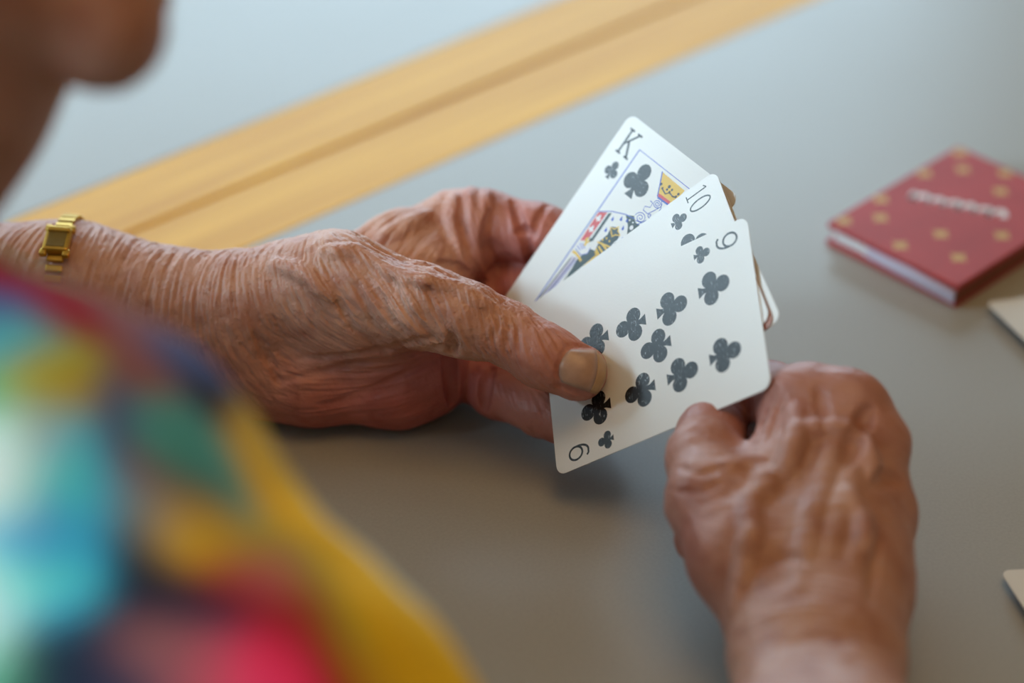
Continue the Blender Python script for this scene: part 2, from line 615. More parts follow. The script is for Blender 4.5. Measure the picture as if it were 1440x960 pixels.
# thumb: metacarpal with its swell, knuckle, tip on the card
lf.chain([(425, 405, .842, 16), (475, 392, .834, 15), (600, 432, .820, 13.2)], 9)
lf.ball(L(515, 440, .835), (24, 17, 13), None, 10)
lf.chain([(600, 432, .820, 13.4), (655, 450, .817, 11.6), (712, 469, .815, 9.6)], 6)
lf.chain([(712, 469, .815, 9.8), (765, 500, .8115, 10.2), (813, 523, .8095, 9.8)], 5)
# index metacarpal, web, index finger bending behind the cards
lf.chain([(440, 410, .862, 14), (560, 352, .870, 12.5), (640, 322, .878, 13.2)], 8)
lf.chain([(560, 400, .855, 8), (610, 375, .862, 7), (655, 372, .870, 7)], 10)
lf.chain([(640, 322, .878, 13.2), (680, 318, .876, 12.4), (755, 328, .868, 10.8)], 5)
lf.chain([(755, 328, .868, 10.8), (815, 345, .863, 9.4)], 3)
lf.chain([(815, 345, .863, 9.4), (862, 395, .857, 8.2)], 3)
# middle and ring finger, mostly hidden behind the cards
lf.chain([(600, 440, .876, 15), (655, 395, .888, 13), (745, 405, .877, 11.4), (830, 455, .858, 9.0), (870, 500, .848, 8.2)], 3)
lf.chain([(600, 470, .876, 14), (655, 470, .876, 12), (735, 492, .866, 10.4), (830, 530, .851, 8.6), (860, 570, .842, 7.8)], 2.5)
# little finger along the table, tip under the lower corner of the cards
lf.chain([(612, 525, .860, 12), (655, 520, .862, 11.0)], 2.0)
lf.chain([(655, 520, .862, 11.0), (700, 545, .850, 9.4)], 1.5)
lf.ball(L(704, 553, .8495), (11, 9.5, 9.5), None, 2)
lf.chain([(700, 545, .850, 9.6), (762, 580, .8395, 8.4), (800, 598, .8325, 7.6)], 2)

for ln in ([(796, 486), (822, 486), (852, 491)], [(783, 541), (812, 552), (842, 561)], [(797, 487), (786, 512), (784, 541)]):
    lf.groove(ln, 0.9, 0.6, 1.0)
# folds of loose skin at the root of the index finger, the palm's creases
for ln, r in (([(640, 276), (638, 310), (650, 350), (668, 392)], 2.8), ([(662, 268), (660, 305), (672, 345), (690, 398)], 3.1), ([(684, 270), (680, 300), (684, 340)], 1.8)):
    lf.ridge(ln, r, 0.6, 3.0)
for ln, r, dp in (([(650, 275), (649, 315), (662, 360), (678, 395)], 1.8, 1.9), ([(690, 300), (686, 335), (690, 375), (697, 402)], 2.6, 2.4),
                  ([(722, 284), (733, 318), (746, 360), (752, 400)], 1.7, 1.9), ([(748, 330), (738, 322), (728, 326)], 1.0, 0.8), ([(770, 288), (755, 310), (750, 335)], 1.0, 0.7),
                  ([(636, 474), (633, 510), (637, 566)], 2.6, 3.0), ([(694, 510), (682, 535), (680, 575)], 2.2, 2.4),
                  ([(392, 535), (440, 528), (490, 512), (560, 504), (625, 486)], 1.3, 0.8), ([(420, 505), (480, 500), (540, 492), (610, 474)], 1.1, 0.5),
                  ([(480, 560), (530, 545), (580, 520), (625, 500)], 0.9, 0.4), ([(450, 570), (500, 562), (560, 546)], 0.8, 0.3),
                  ([(505, 330), (540, 352), (580, 368), (640, 374), (690, 402)], 1.6, 1.1), ([(360, 470), (380, 510), (395, 540)], 1.2, 0.7)):
    lf.groove(ln, r, dp)
for ln, r in (([(455, 352), (500, 352), (550, 382), (600, 396)], 1.5), ([(590, 392), (640, 402), (690, 430)], 1.3), ([(380, 370), (420, 380), (470, 420)], 1.4), ([(600, 300), (560, 325), (530, 335)], 1.5)):
    lf.ridge(ln, r, 0.9, 3.5)
for ln in ([(520, 395), (550, 450), (600, 488)], [(545, 390), (575, 445), (615, 480)], [(500, 400), (525, 455), (575, 492)], [(575, 395), (597, 440), (622, 476)],
           [(470, 405), (495, 460), (545, 497)], [(600, 405), (612, 440), (632, 470)], [(690, 425), (700, 455), (692, 480)], [(705, 420), (716, 452), (712, 486)], [(722, 432), (730, 458), (728, 492)]):
    lf.groove(ln, 1.0, 0.5, 1.4)

LEFT_GUIDES = [
    (20, 350, -.2, 1, .8, .6, .1), (120, 360, -.25, 1, .9, .8, .1), (120, 430, -.25, 1, .9, .8, .1), (200, 350, -.25, 1, 1, 1, .1), (200, 420, -.2, 1, 1, 1, .1),
    (270, 370, -.15, 1, 1, 1, .1), (270, 450, -.1, 1, 1, .9, .25), (330, 380, 0, 1, 1, .9, .1), (330, 450, .05, 1, 1, .8, .15), (330, 520, .4, 1, .8, .6, .5),
    (390, 370, .1, 1, .9, .6, 0), (390, 430, .3, 1, .9, .7, 0), (400, 490, .8, .6, .9, .8, .2), (440, 370, .3, 1, .7, .5, 0), (450, 440, .55, .8, .8, .8, 0),
    (500, 380, .6, .8, .7, .6, 0), (500, 440, .65, .75, .9, 1, 0), (470, 490, .95, .3, .9, 1, .15), (540, 480, .95, .3, .9, 1, .2), (560, 430, .6, .8, .9, 1, 0),
    (590, 465, .7, .7, .9, 1, .1), (600, 400, .45, .9, .9, .6, 0), (620, 430, .35, .95, .9, .8, 0), (650, 430, .15, 1, .9, .7, 0), (690, 440, -.1, 1, 1.2, .9, .1),
    (720, 460, .2, 1, 1.2, .9, .2), (750, 480, .3, .9, .9, .6, .4), (790, 500, .5, .85, .3, .1, .65), (770, 530, .5, .85, .4, .2, .6), (830, 530, .5, .85, .15, .0, .5),
    (440, 550, 1, -.1, .5, .3, .9), (500, 560, 1, -.25, .4, .3, 1), (560, 550, 1, -.4, .4, .3, 1), (610, 530, .9, -.5, .4, .3, 1),
    (560, 340, .5, -.8, .9, .8, 0), (600, 310, .45, -.85, .9, .7, 0), (620, 350, .3, -.9, .7, .5, .1), (660, 300, .1, 1, .5, .3, .35), (690, 300, .1, 1, .4, .3, .6),
    (720, 350, .2, 1, .4, .2, 1), (770, 320, .2, 1, .4, .2, .7), (660, 520, .2, 1, .3, .2, 1), (740, 575, .4, .9, .4, .3, .6)]

BROWN = np.array(srgb(205, 158, 139)[:3])
ROSY = np.array(srgb(180, 100, 94)[:3])

def tint_of(P, rosy, f):
    t = np.clip(rosy, 0, 1)[:, None]
    c = BROWN * (1 - t) + ROSY * t
    blot = (vnoise(P / 9.0 + 5) - 0.5)[:, None]
    c = c * (1 + blot * np.array([0.20, 0.34, 0.40]))
    return np.clip(c, 0, 1)

def vertex_mesh(P, Q, tint, name):
    me = bpy.data.meshes.new(name)
    me.vertices.add(len(P))
    me.vertices.foreach_set('co', np.ascontiguousarray(Wn(P), np.float32).ravel())
    nq = len(Q)
    me.loops.add(nq * 4)
    me.loops.foreach_set('vertex_index', np.ascontiguousarray(Q, np.int32).ravel())
    me.polygons.add(nq)
    me.polygons.foreach_set('loop_start', np.arange(nq, dtype=np.int32) * 4)
    me.polygons.foreach_set('loop_total', np.full(nq, 4, np.int32))
    me.polygons.foreach_set('use_smooth', np.ones(nq, bool))
    me.update(calc_edges=True)
    me.validate()
    at = me.attributes.new('tint', 'FLOAT_COLOR', 'POINT')
    at.data.foreach_set('color', np.c_[tint, np.ones(len(P))].astype(np.float32).ravel())
    return me

def detailed(field, guides, sigma, name, cut, fine, coarse):
    """mesh of a field trimmed at a plane: cut = (point, direction kept)"""
    P, Q = field.mesh()
    keep = ((P - cut[0]) @ cut[1]) > 0
    Q = Q[keep[Q].all(1)]
    used = np.unique(Q)
    idx = np.full(len(P), -1)
    idx[used] = np.arange(len(used))
    P, Q = P[used], idx[Q]
    P2, rosy, f2, N = skin_detail(field, P, guides, sigma, fine, coarse)
    fade = np.clip(((P - cut[0]) @ cut[1]) / 6.0, 0, 1)[:, None]
    P2 = P + (P2 - P) * fade
    return P2, Q, tint_of(P, rosy, f2)

dirL = L(350, 460, .85) - LEFT_ARM_CUT
dirL /= np.linalg.norm(dirL)
LP, LQ, LT = detailed(lf, LEFT_GUIDES, 11.0, 'left', (LEFT_ARM_CUT, dirL), 0.30, 0.27)
left_me = vertex_mesh(LP, LQ, LT, 'left_hand')

# ---- the right hand, seen from its back, thumb and index finger behind the cards
rf = Field((28, -190, 650), (140, -2, 850), 0.75)
ARM_R = dict(
    radius=[(560, 1443, .556, 36), (1118, 1080, .668, 19), (1113, 915, .716, 15.5)],
    ulna=[(575, 1460, .556, 36), (1215, 1080, .668, 18), (1180, 915, .716, 15.5)])
def right_arm(F, k=14):
    for c in ARM_R.values():
        F.chain(c, k)
right_arm(rf)
RIGHT_ARM_CUT = L(1150, 1060, .675)
# back of the hand
rf.chain([(1113, 915, .716, 15.5), (1094, 800, .741, 14.5), (1125, 575, .776, 12.5)], 14)
rf.chain([(1140, 915, .716, 15.5), (1138, 790, .739, 14), (1186, 585, .772, 13)], 14)
rf.chain([(1160, 915, .716, 15.5), (1172, 790, .741, 13.5), (1218, 632, .768, 12)], 14)
rf.chain([(1180, 915, .716, 15.5), (1200, 830, .738, 14), (1228, 716, .760, 11)], 14)
rf.chain([(1190, 880, .728, 11), (1212, 800, .748, 10), (1226, 740, .760, 10.5)], 8)
rf.chain([(1080, 800, .748, 14), (1150, 740, .760, 15), (1200, 700, .775, 14)], 10)
# thumb
rf.chain([(1085, 850, .732, 14.5), (1040, 780, .740, 14.5), (1000, 705, .754, 13.2)], 9)
rf.chain([(1000, 705, .754, 13.2), (990, 645, .772, 11.6)], 6)
rf.chain([(990, 645, .772, 11.8), (1000, 610, .786, 10.6), (1012, 580, .797, 9)], 4)
# web between thumb and index finger
rf.chain([(1060, 720, .756, 9), (1085, 680, .766, 8.5)], 14)
# index finger, bent behind the cards
rf.chain([(1125, 575, .776, 12.5), (1084, 556, .797, 11.0)], 5)
rf.chain([(1084, 556, .797, 11.0), (1058, 580, .812, 9.6), (1028, 568, .806, 8.5)], 3)
# the other fingers, curled in under the palm
rf.chain([(1193, 582, .772, 13.5), (1185, 600, .805, 11), (1120, 660, .806, 9.5), (1050, 700, .795, 8.5)], 4)
rf.chain([(1218, 632, .768, 12), (1212, 655, .798, 10.5), (1120, 710, .792, 9.0), (1030, 735, .782, 8.2)], 3)
rf.chain([(1228, 716, .760, 11.5), (1222, 740, .784, 9.5), (1120, 765, .776, 8.4), (982, 758, .766, 7.8)], 3)
# knuckles, tendons and veins
rf.ball(L(1140, 548, .772), (12, 7, 9), None, 6)
rf.ball(L(1192, 566, .768), (11, 10, 9), None, 4)
rf.ball(L(1232, 622, .764), (10.5, 10, 9), None, 4)
rf.ball(L(1238, 722, .757), (10.5, 11, 9), None, 4)
for ln, r, sink in (([(1056, 760), (1052, 705), (1085, 675), (1108, 645), (1126, 610), (1160, 598), (1206, 606)], 2.0, 0.9), ([(1106, 668), (1113, 625), (1120, 570)], 1.7, 1.0),
              ([(1125, 820), (1142, 720), (1170, 625)], 2.6, 3.0), ([(1165, 780), (1182, 720), (1205, 650)], 2.6, 3.1), ([(1200, 800), (1212, 760), (1222, 725)], 2.2, 2.6),
              ([(1030, 860), (1046, 800), (1056, 745)], 2.0, 1.3), ([(1085, 690), (1062, 650), (1018, 652)], 1.6, 1.1), ([(1195, 690), (1212, 730), (1218, 770)], 1.5, 0.9),
              ([(1208, 606), (1226, 650), (1232, 690)], 1.4, 0.9),):
    rf.ridge(ln, r, sink, 3.8)
for ln, r, dp in (([(1224, 572), (1214, 592), (1204, 618), (1192, 650)], 3.4, 2.2), ([(1266, 676), (1246, 672), (1228, 684)], 3.2, 2.0), ([(1150, 545), (1158, 575), (1160, 600)], 2.6, 0.9), ([(1236, 760), (1228, 800), (1222, 850)], 1.6, .9),
                  ([(1090, 545), (1078, 575), (1066, 610)], 1.2, .8), ([(950, 655), (985, 665), (1020, 655)], 1.0, .5), ([(1070, 800), (1100, 780), (1140, 790)], 1.4, .6),
                  ([(1100, 560), (1090, 590), (1080, 620)], 1.0, .6), ([(955, 690), (985, 690), (1010, 680)], 0.9, .4)):
    rf.groove(ln, r, dp)
RIGHT_GUIDES = [
    (1000, 620, 1, .2, .5, .3, .3), (985, 660, 1, 0, .7, .6, .2), (975, 710, .9, .3, .6, .5, .2), (1010, 760, .8, .5, .6, .4, .1), (1060, 585, .4, .9, .4, .2, .75),
    (1095, 560, .5, .85, .6, .4, .4), (1150, 560, 1, .1, .5, .5, .4), (1205, 575, 1, .3, .5, .5, .4), (1110, 640, .8, -.5, .5, .4, .1), (1170, 650, 1, 0, .5, .4, 0),
    (1245, 640, .7, .7, .5, .4, .35), (1250, 730, .2, 1, .5, .4, .3), (1200, 720, 1, 0, .5, .3, 0), (1100, 740, 1, 0, .5, .3, 0), (1060, 820, 1, .2, .6, .4, 0),
    (1150, 820, 1, 0, .6, .4, 0), (1220, 830, .5, .8, .6, .4, .2), (1100, 920, 1, 0, .7, .6, 0), (1200, 920, 1, 0, .7, .6, .1), (1150, 1000, 1, 0, .7, .6, 0), (965, 770, .2, 1, .2, .1, 1)]
dirR = L(1150, 915, .716) - RIGHT_ARM_CUT
dirR /= np.linalg.norm(dirR)
RP, RQ, RT = detailed(rf, RIGHT_GUIDES, 12.0, 'right', (RIGHT_ARM_CUT, dirR), 0.16, 0.26)
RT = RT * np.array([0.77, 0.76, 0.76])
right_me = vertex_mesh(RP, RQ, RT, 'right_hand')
def nail_mesh(field, corners, name, lift=0.36, nu=11, nv=9, bulge=0.25, t0=0.0, t1=1.0):
    """a nail laid on the finger; corners: root-left, tip-left, tip-right, root-right in the picture"""
    c = np.array(corners, float)
    g = np.zeros((nu, nv, 2))
    for i in range(nu):
        for j in range(nv):
            s, t = i / (nu - 1), t0 + (t1 - t0) * j / (nv - 1)
            p = (c[0] * (1 - s) + c[3] * s) * (1 - t) + (c[1] * (1 - s) + c[2] * s) * t
            ax = (c[1] + c[2] - c[0] - c[3]) / 2
            # rounded root and rounded free edge
            p = p + ax * (0.17 * (t - 0.5) * 2 * (1 - (2 * s - 1) ** 2) - 0.06 * (2 * t - 1))
            g[i, j] = p
    h = field.hit(g)
    fill = np.nanmean(h.reshape(-1, 3), 0)
    h = np.where(np.isnan(h), fill, h)
    n = field.grad(h)
    s = np.linspace(-1, 1, nu)[:, None, None]
    up = h + n * (lift * (0.5 + bulge * (1 - s ** 2) * 2))
    lo = h - n * 0.8
    V = np.concatenate([up.reshape(-1, 3), lo.reshape(-1, 3)])
    F = []
    o = nu * nv
    for i in range(nu - 1):
        for j in range(nv - 1):
            a, b, cc, d = i * nv + j, (i + 1) * nv + j, (i + 1) * nv + j + 1, i * nv + j + 1
            F.append((a, b, cc, d))
            F.append((o + d, o + cc, o + b, o + a))
    rim = [(i, 0) for i in range(nu)] + [(nu - 1, j) for j in range(1, nv)] + [(i, nv - 1) for i in range(nu - 2, -1, -1)] + [(0, j) for j in range(nv - 2, 0, -1)]
    for (i, j), (k, l) in zip(rim, rim[1:] + rim[:1]):
        F.append((i * nv + j, o + i * nv + j, o + k * nv + l, k * nv + l))
    me = mesh_from(Wn(V), F, name, True)
    bm = bmesh.new()
    bm.from_mesh(me)
    bmesh.ops.recalc_face_normals(bm, faces=bm.faces)
    bm.to_mesh(me)
    bm.free()
    return me

# ------------------------------------------------------------------ the rest of the body, coarse where it is far out of focus
RS = Wv(-160, 690, .592)
LS = RS + EB * 0.34 - EA * 0.13 + np.array([0, 0, .02])
MID = (RS + LS) / 2 - EA * 0.06
PEL = np.array([*(MID - EA * 0.10)[:2], 0.545])
C0 = L(-292, -475, .600)
FW = np.array([.97, -.10, .20]); FW /= np.linalg.norm(FW)
UPH = np.array([.10, .99, .0]); UPH = UPH - FW * (UPH @ FW); UPH /= np.linalg.norm(UPH)
SD = np.cross(FW, UPH)

def hd(f, s, u):
    return C0 + FW * f + SD * s + UPH * u

HB = np.stack([FW, SD, UPH])
def head(F):
    F.ball(hd(0, 0, 0), (94, 77, 86), HB, 10)
    F.ball(hd(36, 0, -48), (50, 56, 66), HB, 14)
    chin = L(150, 36, .600)
    F.ball(chin, (12.5, 15, 12), None, 6)
    F.cap(chin, L(140, -30, .600), 13, 17, 8)
    for s in (-1, 1):
        F.cap(chin + np.array([-4, 2, 6 * s]), hd(-2, 56 * s, -58), 11, 14, 14)
        F.cap(hd(-2, 56 * s, -58), hd(-4, 60 * s, -20), 14, 14, 14)
        F.ball(hd(66, 30 * s, -40), (16, 18, 15), HB, 12)
        F.ball(hd(-6, 77 * s, -24), (12, 6, 27), HB, 4)
        F.cap(hd(82, 34 * s, 10), hd(90, 8 * s, 8), 7, 7, 8)
    F.cap(hd(90, 0, -4), hd(112, 0, -46), 7, 10, 8)
    for s in (-1, 1):
        F.ball(hd(100, 9 * s, -48), (9, 7, 7), HB, 5)
    F.cap(hd(88, -16, -72), hd(96, 0, -70), 4, 5, 5)
    F.cap(hd(96, 0, -70), hd(88, 16, -72), 5, 4, 5)
    F.cap(hd(86, -14, -82), hd(94, 0, -81), 4, 5, 5)
    F.cap(hd(94, 0, -81), hd(86, 14, -82), 5, 4, 5)
    F.carve(hd(92, -20, -77), hd(104, 0, -76), 1.2, 1.2, 2)
    F.carve(hd(104, 0, -76), hd(92, 20, -77), 1.2, 1.2, 2)
    for s in (-1, 1):
        F.carve(hd(94, 31 * s, -12), hd(96, 29 * s, -12), 13, 13, 6)
        F.cap(hd(84, 22 * s, -7), hd(80, 42 * s, -8), 5, 5, 4)

NECK = [(-130, -70, .618), (-200, 65, .618), (-415, 365, .618)]
def neck(F, grow=0.0):
    p = [L(*q) for q in NECK]
    F.cap(p[0], p[1], 46 + grow, 50 + grow, 12)
    F.cap(p[1], p[2], 50 + grow, 58 + grow, 12)

def w2l(p):
    return to_local(np.asarray(p))

def torso(F, g=0.0):
    k = 30
    lsh, rsh, mid, pel = w2l(LS), w2l(RS), w2l(MID - EA * .02), w2l(PEL)
    F.cap(lsh, mid, 52 + g, 70 + g, k)
    F.cap(mid, rsh, 70 + g, 52 + g, k)
    for s in (-1, 1):
        top = w2l(MID + EB * .07 * s - EA * .015)
        bot = w2l(PEL + EB * .07 * s)
        F.cap(top, bot, 82 + g, 92 + g, k)

def upper_arms(F, g=0.0, r=48):
    F.chain([(-160, 690, .592, r + g), (42, 782, .577, r + g)], 16)
    F.chain([(42, 782, .577, r + g), (320, 1103, .565, r - 1 + g)], 16)
    F.chain([(320, 1103, .565, r - 1 + g), (566, 1450, .556, r - 6 + g)], 16)
    F.cap(w2l(LS), L(-590, 405, .85), r + g, 36 + g, 16)

allp = np.array([w2l(RS), w2l(LS), w2l(PEL), C0, L(-590, 405, .85), L(566, 1450, .556), L(1150, 1060, .675)])
bf = Field(allp.min(0) - 150, allp.max(0) + 150, 4.0)
head(bf); neck(bf); torso(bf); upper_arms(bf)
left_arm(bf); right_arm(bf)
bf.chain([(350, 423, .846, 16.5), (425, 408, .842, 16)], 10)
BP, BQ = bf.mesh()

def beyond(P, cut, d):
    r = P - cut
    t = r @ d
    rad = np.linalg.norm(r - t[:, None] * d, axis=1)
    return (t > -2.0) & (t < 400) & (rad < 75)
gone = beyond(BP, LEFT_ARM_CUT, dirL) | beyond(BP, RIGHT_ARM_CUT, dirR)
BQ = BQ[~gone[BQ].any(1)]
used = np.unique(BQ)
idx = np.full(len(BP), -1)
idx[used] = np.arange(len(used))
BP, BQ = BP[used], idx[BQ]
BT = tint_of(BP, np.full(len(BP), 0.15), None) * np.array([0.74, 0.68, 0.64])  # head and body skin darkened to imitate the shade on the chin
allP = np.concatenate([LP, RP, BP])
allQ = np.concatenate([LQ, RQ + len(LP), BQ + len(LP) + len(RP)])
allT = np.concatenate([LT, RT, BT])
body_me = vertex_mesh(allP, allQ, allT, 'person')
bm = bmesh.new()
bm.from_mesh(body_me)
open_edges = [e for e in bm.edges if e.is_boundary]
for cut in (LEFT_ARM_CUT, RIGHT_ARM_CUT):
    wc = Vector(Wn(cut))
    es = [e for e in open_edges if (e.verts[0].co - wc).length < .09]
    try:
        bmesh.ops.bridge_loops(bm, edges=es)
    except Exception:
        pass
for f_ in bm.faces:
    f_.smooth = True
bm.to_mesh(body_me)
bm.free()
ORG = np.array([PEL[0], PEL[1], 0.0])
def root_at(me, origin):
    me.transform(Matrix.Translation(Vector(-np.asarray(origin))))
    return me
root_at(body_me, ORG)
person = link('person', body_me, M['skin'])
person.location = ORG
tag(person, 'old person in a colourful printed shirt leaning on the table and holding playing cards', 'person')
def wear(name, me, mat):
    return link(name, root_at(me, ORG), mat, person)

# nails
THUMB = [(799, 491), (850, 493), (842, 555), (787, 537)]
nl = wear('thumbnail', nail_mesh(lf, THUMB, 'thumbnail', t1=0.80), M['nail'])
nl['label'] = 'ridged beige thumbnail'
link('nail_edge', root_at(nail_mesh(lf, THUMB, 'nail_edge', 0.30, t0=0.80), ORG), M['nail_tip'], nl)

# shirt, one garment with sleeves
sf = Field(allp.min(0) - 150, allp.max(0) + 150, 4.0)
torso(sf, 8)
upper_arms(sf, 10.5)
neck_clip = Field(allp.min(0) - 150, allp.max(0) + 150, 4.0)
SP, SQ = sf.mesh()
hem = PEL[2] - 0.03
SW = Wn(SP)
cuffR, cuffL = L(470, 1310, .560), L(-520, 440, .80)
dR = L(566, 1450, .556) - L(320, 1103, .565); dR /= np.linalg.norm(dR)
past = ((SP - cuffR) @ dR > 0) & (np.linalg.norm(SP - cuffR, axis=1) < 150)
SQ = SQ[~past[SQ].any(1)]
PALETTE = dict(crimson=(128, 8, 24), cyan=(70, 196, 240), blue=(16, 120, 178), teal=(64, 140, 152), navy=(16, 28, 52), yellow=(196, 158, 8), ochre=(170, 140, 36), olive=(140, 138, 44),
               pink=(214, 44, 92), rose=(160, 74, 92), mint=(190, 236, 228), grey=(124, 142, 160), indigo=(60, 78, 134), plum=(120, 74, 78), green=(70, 150, 110))
BLOBS = [(67, 422, 'crimson'), (95, 445, 'crimson'), (40, 400, 'crimson'), (120, 400, 'plum'), (20, 430, 'indigo'), (25, 470, 'teal'), (85, 514, 'olive'), (90, 545, 'ochre'), (60, 545, 'olive'), (7, 564, 'green'), (20, 610, 'mint'),
         (50, 613, 'plum'), (3, 705, 'mint'), (0, 650, 'mint'), (100, 615, 'cyan'), (110, 660, 'cyan'), (85, 690, 'cyan'), (125, 700, 'cyan'), (28, 762, 'blue'), (60, 725, 'blue'), (130, 745, 'blue'), (60, 800, 'cyan'), (90, 850, 'cyan'), (30, 830, 'cyan'), (110, 800, 'cyan'),
         (0, 830, 'mint'), (0, 890, 'mint'), (15, 940, 'green'), (152, 620, 'indigo'), (160, 560, 'indigo'), (150, 680, 'blue'), (248, 620, 'teal'), (235, 575, 'teal'), (283, 655, 'teal'), (290, 610, 'teal'), (275, 690, 'navy'), (320, 690, 'teal'), (184, 705, 'grey'), (200, 665, 'plum'), (230, 720, 'grey'),
         (205, 520, 'plum'), (200, 470, 'plum'), (250, 500, 'indigo'), (300, 560, 'navy'), (354, 642, 'ochre'), (350, 610, 'ochre'), (370, 680, 'yellow'), (396, 720, 'yellow'), (453, 762, 'yellow'), (490, 805, 'yellow'), (523, 847, 'yellow'), (555, 885, 'yellow'), (580, 918, 'yellow'), (610, 950, 'yellow'), (430, 735, 'yellow'),
         (432, 642, 'navy'), (415, 615, 'teal'), (283, 734, 'yellow'), (262, 745, 'yellow'), (310, 750, 'ochre'), (368, 762, 'olive'), (439, 819, 'olive'), (488, 880, 'olive'), (520, 930, 'ochre'), (180, 770, 'navy'), (205, 800, 'navy'), (269, 840, 'navy'), (311, 868, 'navy'), (240, 810, 'navy'), (170, 840, 'navy'),
         (142, 918, 'navy'), (85, 918, 'navy'), (60, 950, 'navy'), (180, 950, 'navy'), (120, 880, 'navy'), (205, 897, 'plum'), (240, 920, 'plum'), (320, 800, 'crimson'), (345, 825, 'crimson'), (396, 883, 'crimson'), (453, 895, 'crimson'), (475, 940, 'crimson'), (354, 946, 'pink'), (410, 939, 'pink'), (300, 940, 'rose'), (368, 800, 'rose'), (400, 835, 'rose'), (430, 860, 'crimson')]
bp, bc = [], []
hits = sf.hit(np.array([(b[0], b[1]) for b in BLOBS], float))
for b, h in zip(BLOBS, hits):
    if not np.isnan(h[0]):
        bp.append(h)
        bc.append(srgb(*PALETTE[b[2]])[:3])
names = list(PALETTE)
rnd = random.Random(3)
vis = np.array(bp)
for q in SP[rnd.sample(range(len(SP)), 420)]:
    if np.min(np.linalg.norm(vis - q, axis=1)) > 26:
        bp.append(q)
        bc.append(srgb(*PALETTE[rnd.choice(names)])[:3])
bp, bc = np.array(bp), np.array(bc)
Wp = SP + 7 * np.stack([vnoise(SP / 16.0 + 3 * k) - 0.5 for k in range(3)], -1)
d2 = (Wp ** 2).sum(1)[:, None] - 2 * Wp @ bp.T + (bp ** 2).sum(1)[None]
w = np.exp(-np.maximum(d2 - d2.min(1, keepdims=True), 0) / (2 * 5.0 ** 2))
ST = np.clip((w @ bc) / w.sum(1, keepdims=True) * 1.55, 0, 0.92)
SN = sf.grad(SP)
SP = SP + SN * (4.0 * (vnoise(SP / 38.0) - 0.5) + 2.0 * (vnoise(SP / 15.0) - 0.5))[:, None]
used = np.unique(SQ)
idx = np.full(len(SP), -1)
idx[used] = np.arange(len(used))
shirt = wear('shirt', vertex_mesh(SP[used], idx[SQ], ST[used], 'shirt'), M['shirt'])
shirt['label'] = 'shirt with a bright print of yellow, cyan, crimson and navy patches'

# hair, eyes, trousers, shoes
hf = Field(C0 - 150, C0 + 150, 4.0)
hf.ball(hd(-14, 0, 12), (90, 84, 86), HB, 4)
hf.ball(hd(-46, 0, -34), (50, 66, 56), HB, 14)
hp, hq = hf.mesh()
hp = hp + hf.grad(hp) * (5 * (vnoise(hp / 9.0) - 0.5))[:, None]
wear('hair', vertex_mesh(hp, hq, np.full((len(hp), 3), .4), 'hair'), M['hair'])
tf = Field(w2l(np.array([PEL[0], PEL[1], .0])) * 0 + np.array([-700, -1500, 300]), (150, 100, 1500), 6.0)
hipL, hipR = PEL + EB * .085, PEL - EB * .085
kneeL, kneeR = hipL + EA * .40 + EB * .03 - np.array([0, 0, .035]), hipR + EA * .40 - EB * .03 - np.array([0, 0, .035])
ankL, ankR = np.array([*(kneeL + EA * .02)[:2], .10]), np.array([*(kneeR + EA * .02)[:2], .10])
for h_, k_, a_ in ((hipL, kneeL, ankL), (hipR, kneeR, ankR)):
    tf.cap(w2l(h_), w2l(k_), 86, 60, 24)
    tf.cap(w2l(k_), w2l(a_), 60, 44, 12)
tf.cap(w2l(hipL), w2l(hipR), 92, 92, 24)
tp, tq = tf.mesh()
wear('trousers', vertex_mesh(tp, tq, np.full((len(tp), 3), .4), 'trousers'), M['trousers'])
for a_ in (ankL, ankR):
    f0 = w2l(np.array([a_[0], a_[1], .045]))
    f1 = w2l(np.array([*(a_ + EA * .14)[:2], .036]))
    zf = Field(np.minimum(f0, f1) - 90, np.maximum(f0, f1) + 90, 4.0)
    zf.cap(f0, f1, 43, 35, 6)
    zf.cap(f0, w2l(np.array([a_[0], a_[1], .11])), 42, 38, 8)
    zp, zq = zf.mesh()
    wear('shoe', vertex_mesh(zp, zq, np.full((len(zp), 3), .1), 'shoe'), M['shoe'])

# the chair the person sits on
CHL = np.array([*(PEL - EA * 0.0)[:2], 0.0])
ch = empty('chair', CHL, YAW)
tag(ch, 'wooden chair under the seated person in the printed shirt', 'chair')
link('seat', box_mesh(-.22, .22, -.21, .21, .415, .447, .008), M['wood'], ch)
for sx in (-.20, .17):
    for sy in (-.20, .17):
        top = .86 if sx < 0 else .415
        link('leg', box_mesh(sx, sx + .035, sy, sy + .035, 0, top, .004), M['wood'], ch)
for z in (.60, .72, .80):
    link('back_slat', box_mesh(-.192, -.176, -.165, .17, z, z + .055, .003), M['wood'], ch)

# ------------------------------------------------------------------ playing cards
CR = np.array([0.085, -0.883, -0.461]); CUP = np.array([0.76, 0.356, -0.543]); CN = np.cross(CUP, CR)
CN = CN / np.linalg.norm(CN)
if CN[2] < 0:
    CN = -CN                                              # away from the viewer
CT = np.array([46.7, -1.9, 804.0])
CW, CH, CRAD, CTH = 63.0, 88.0, 3.6, 0.28

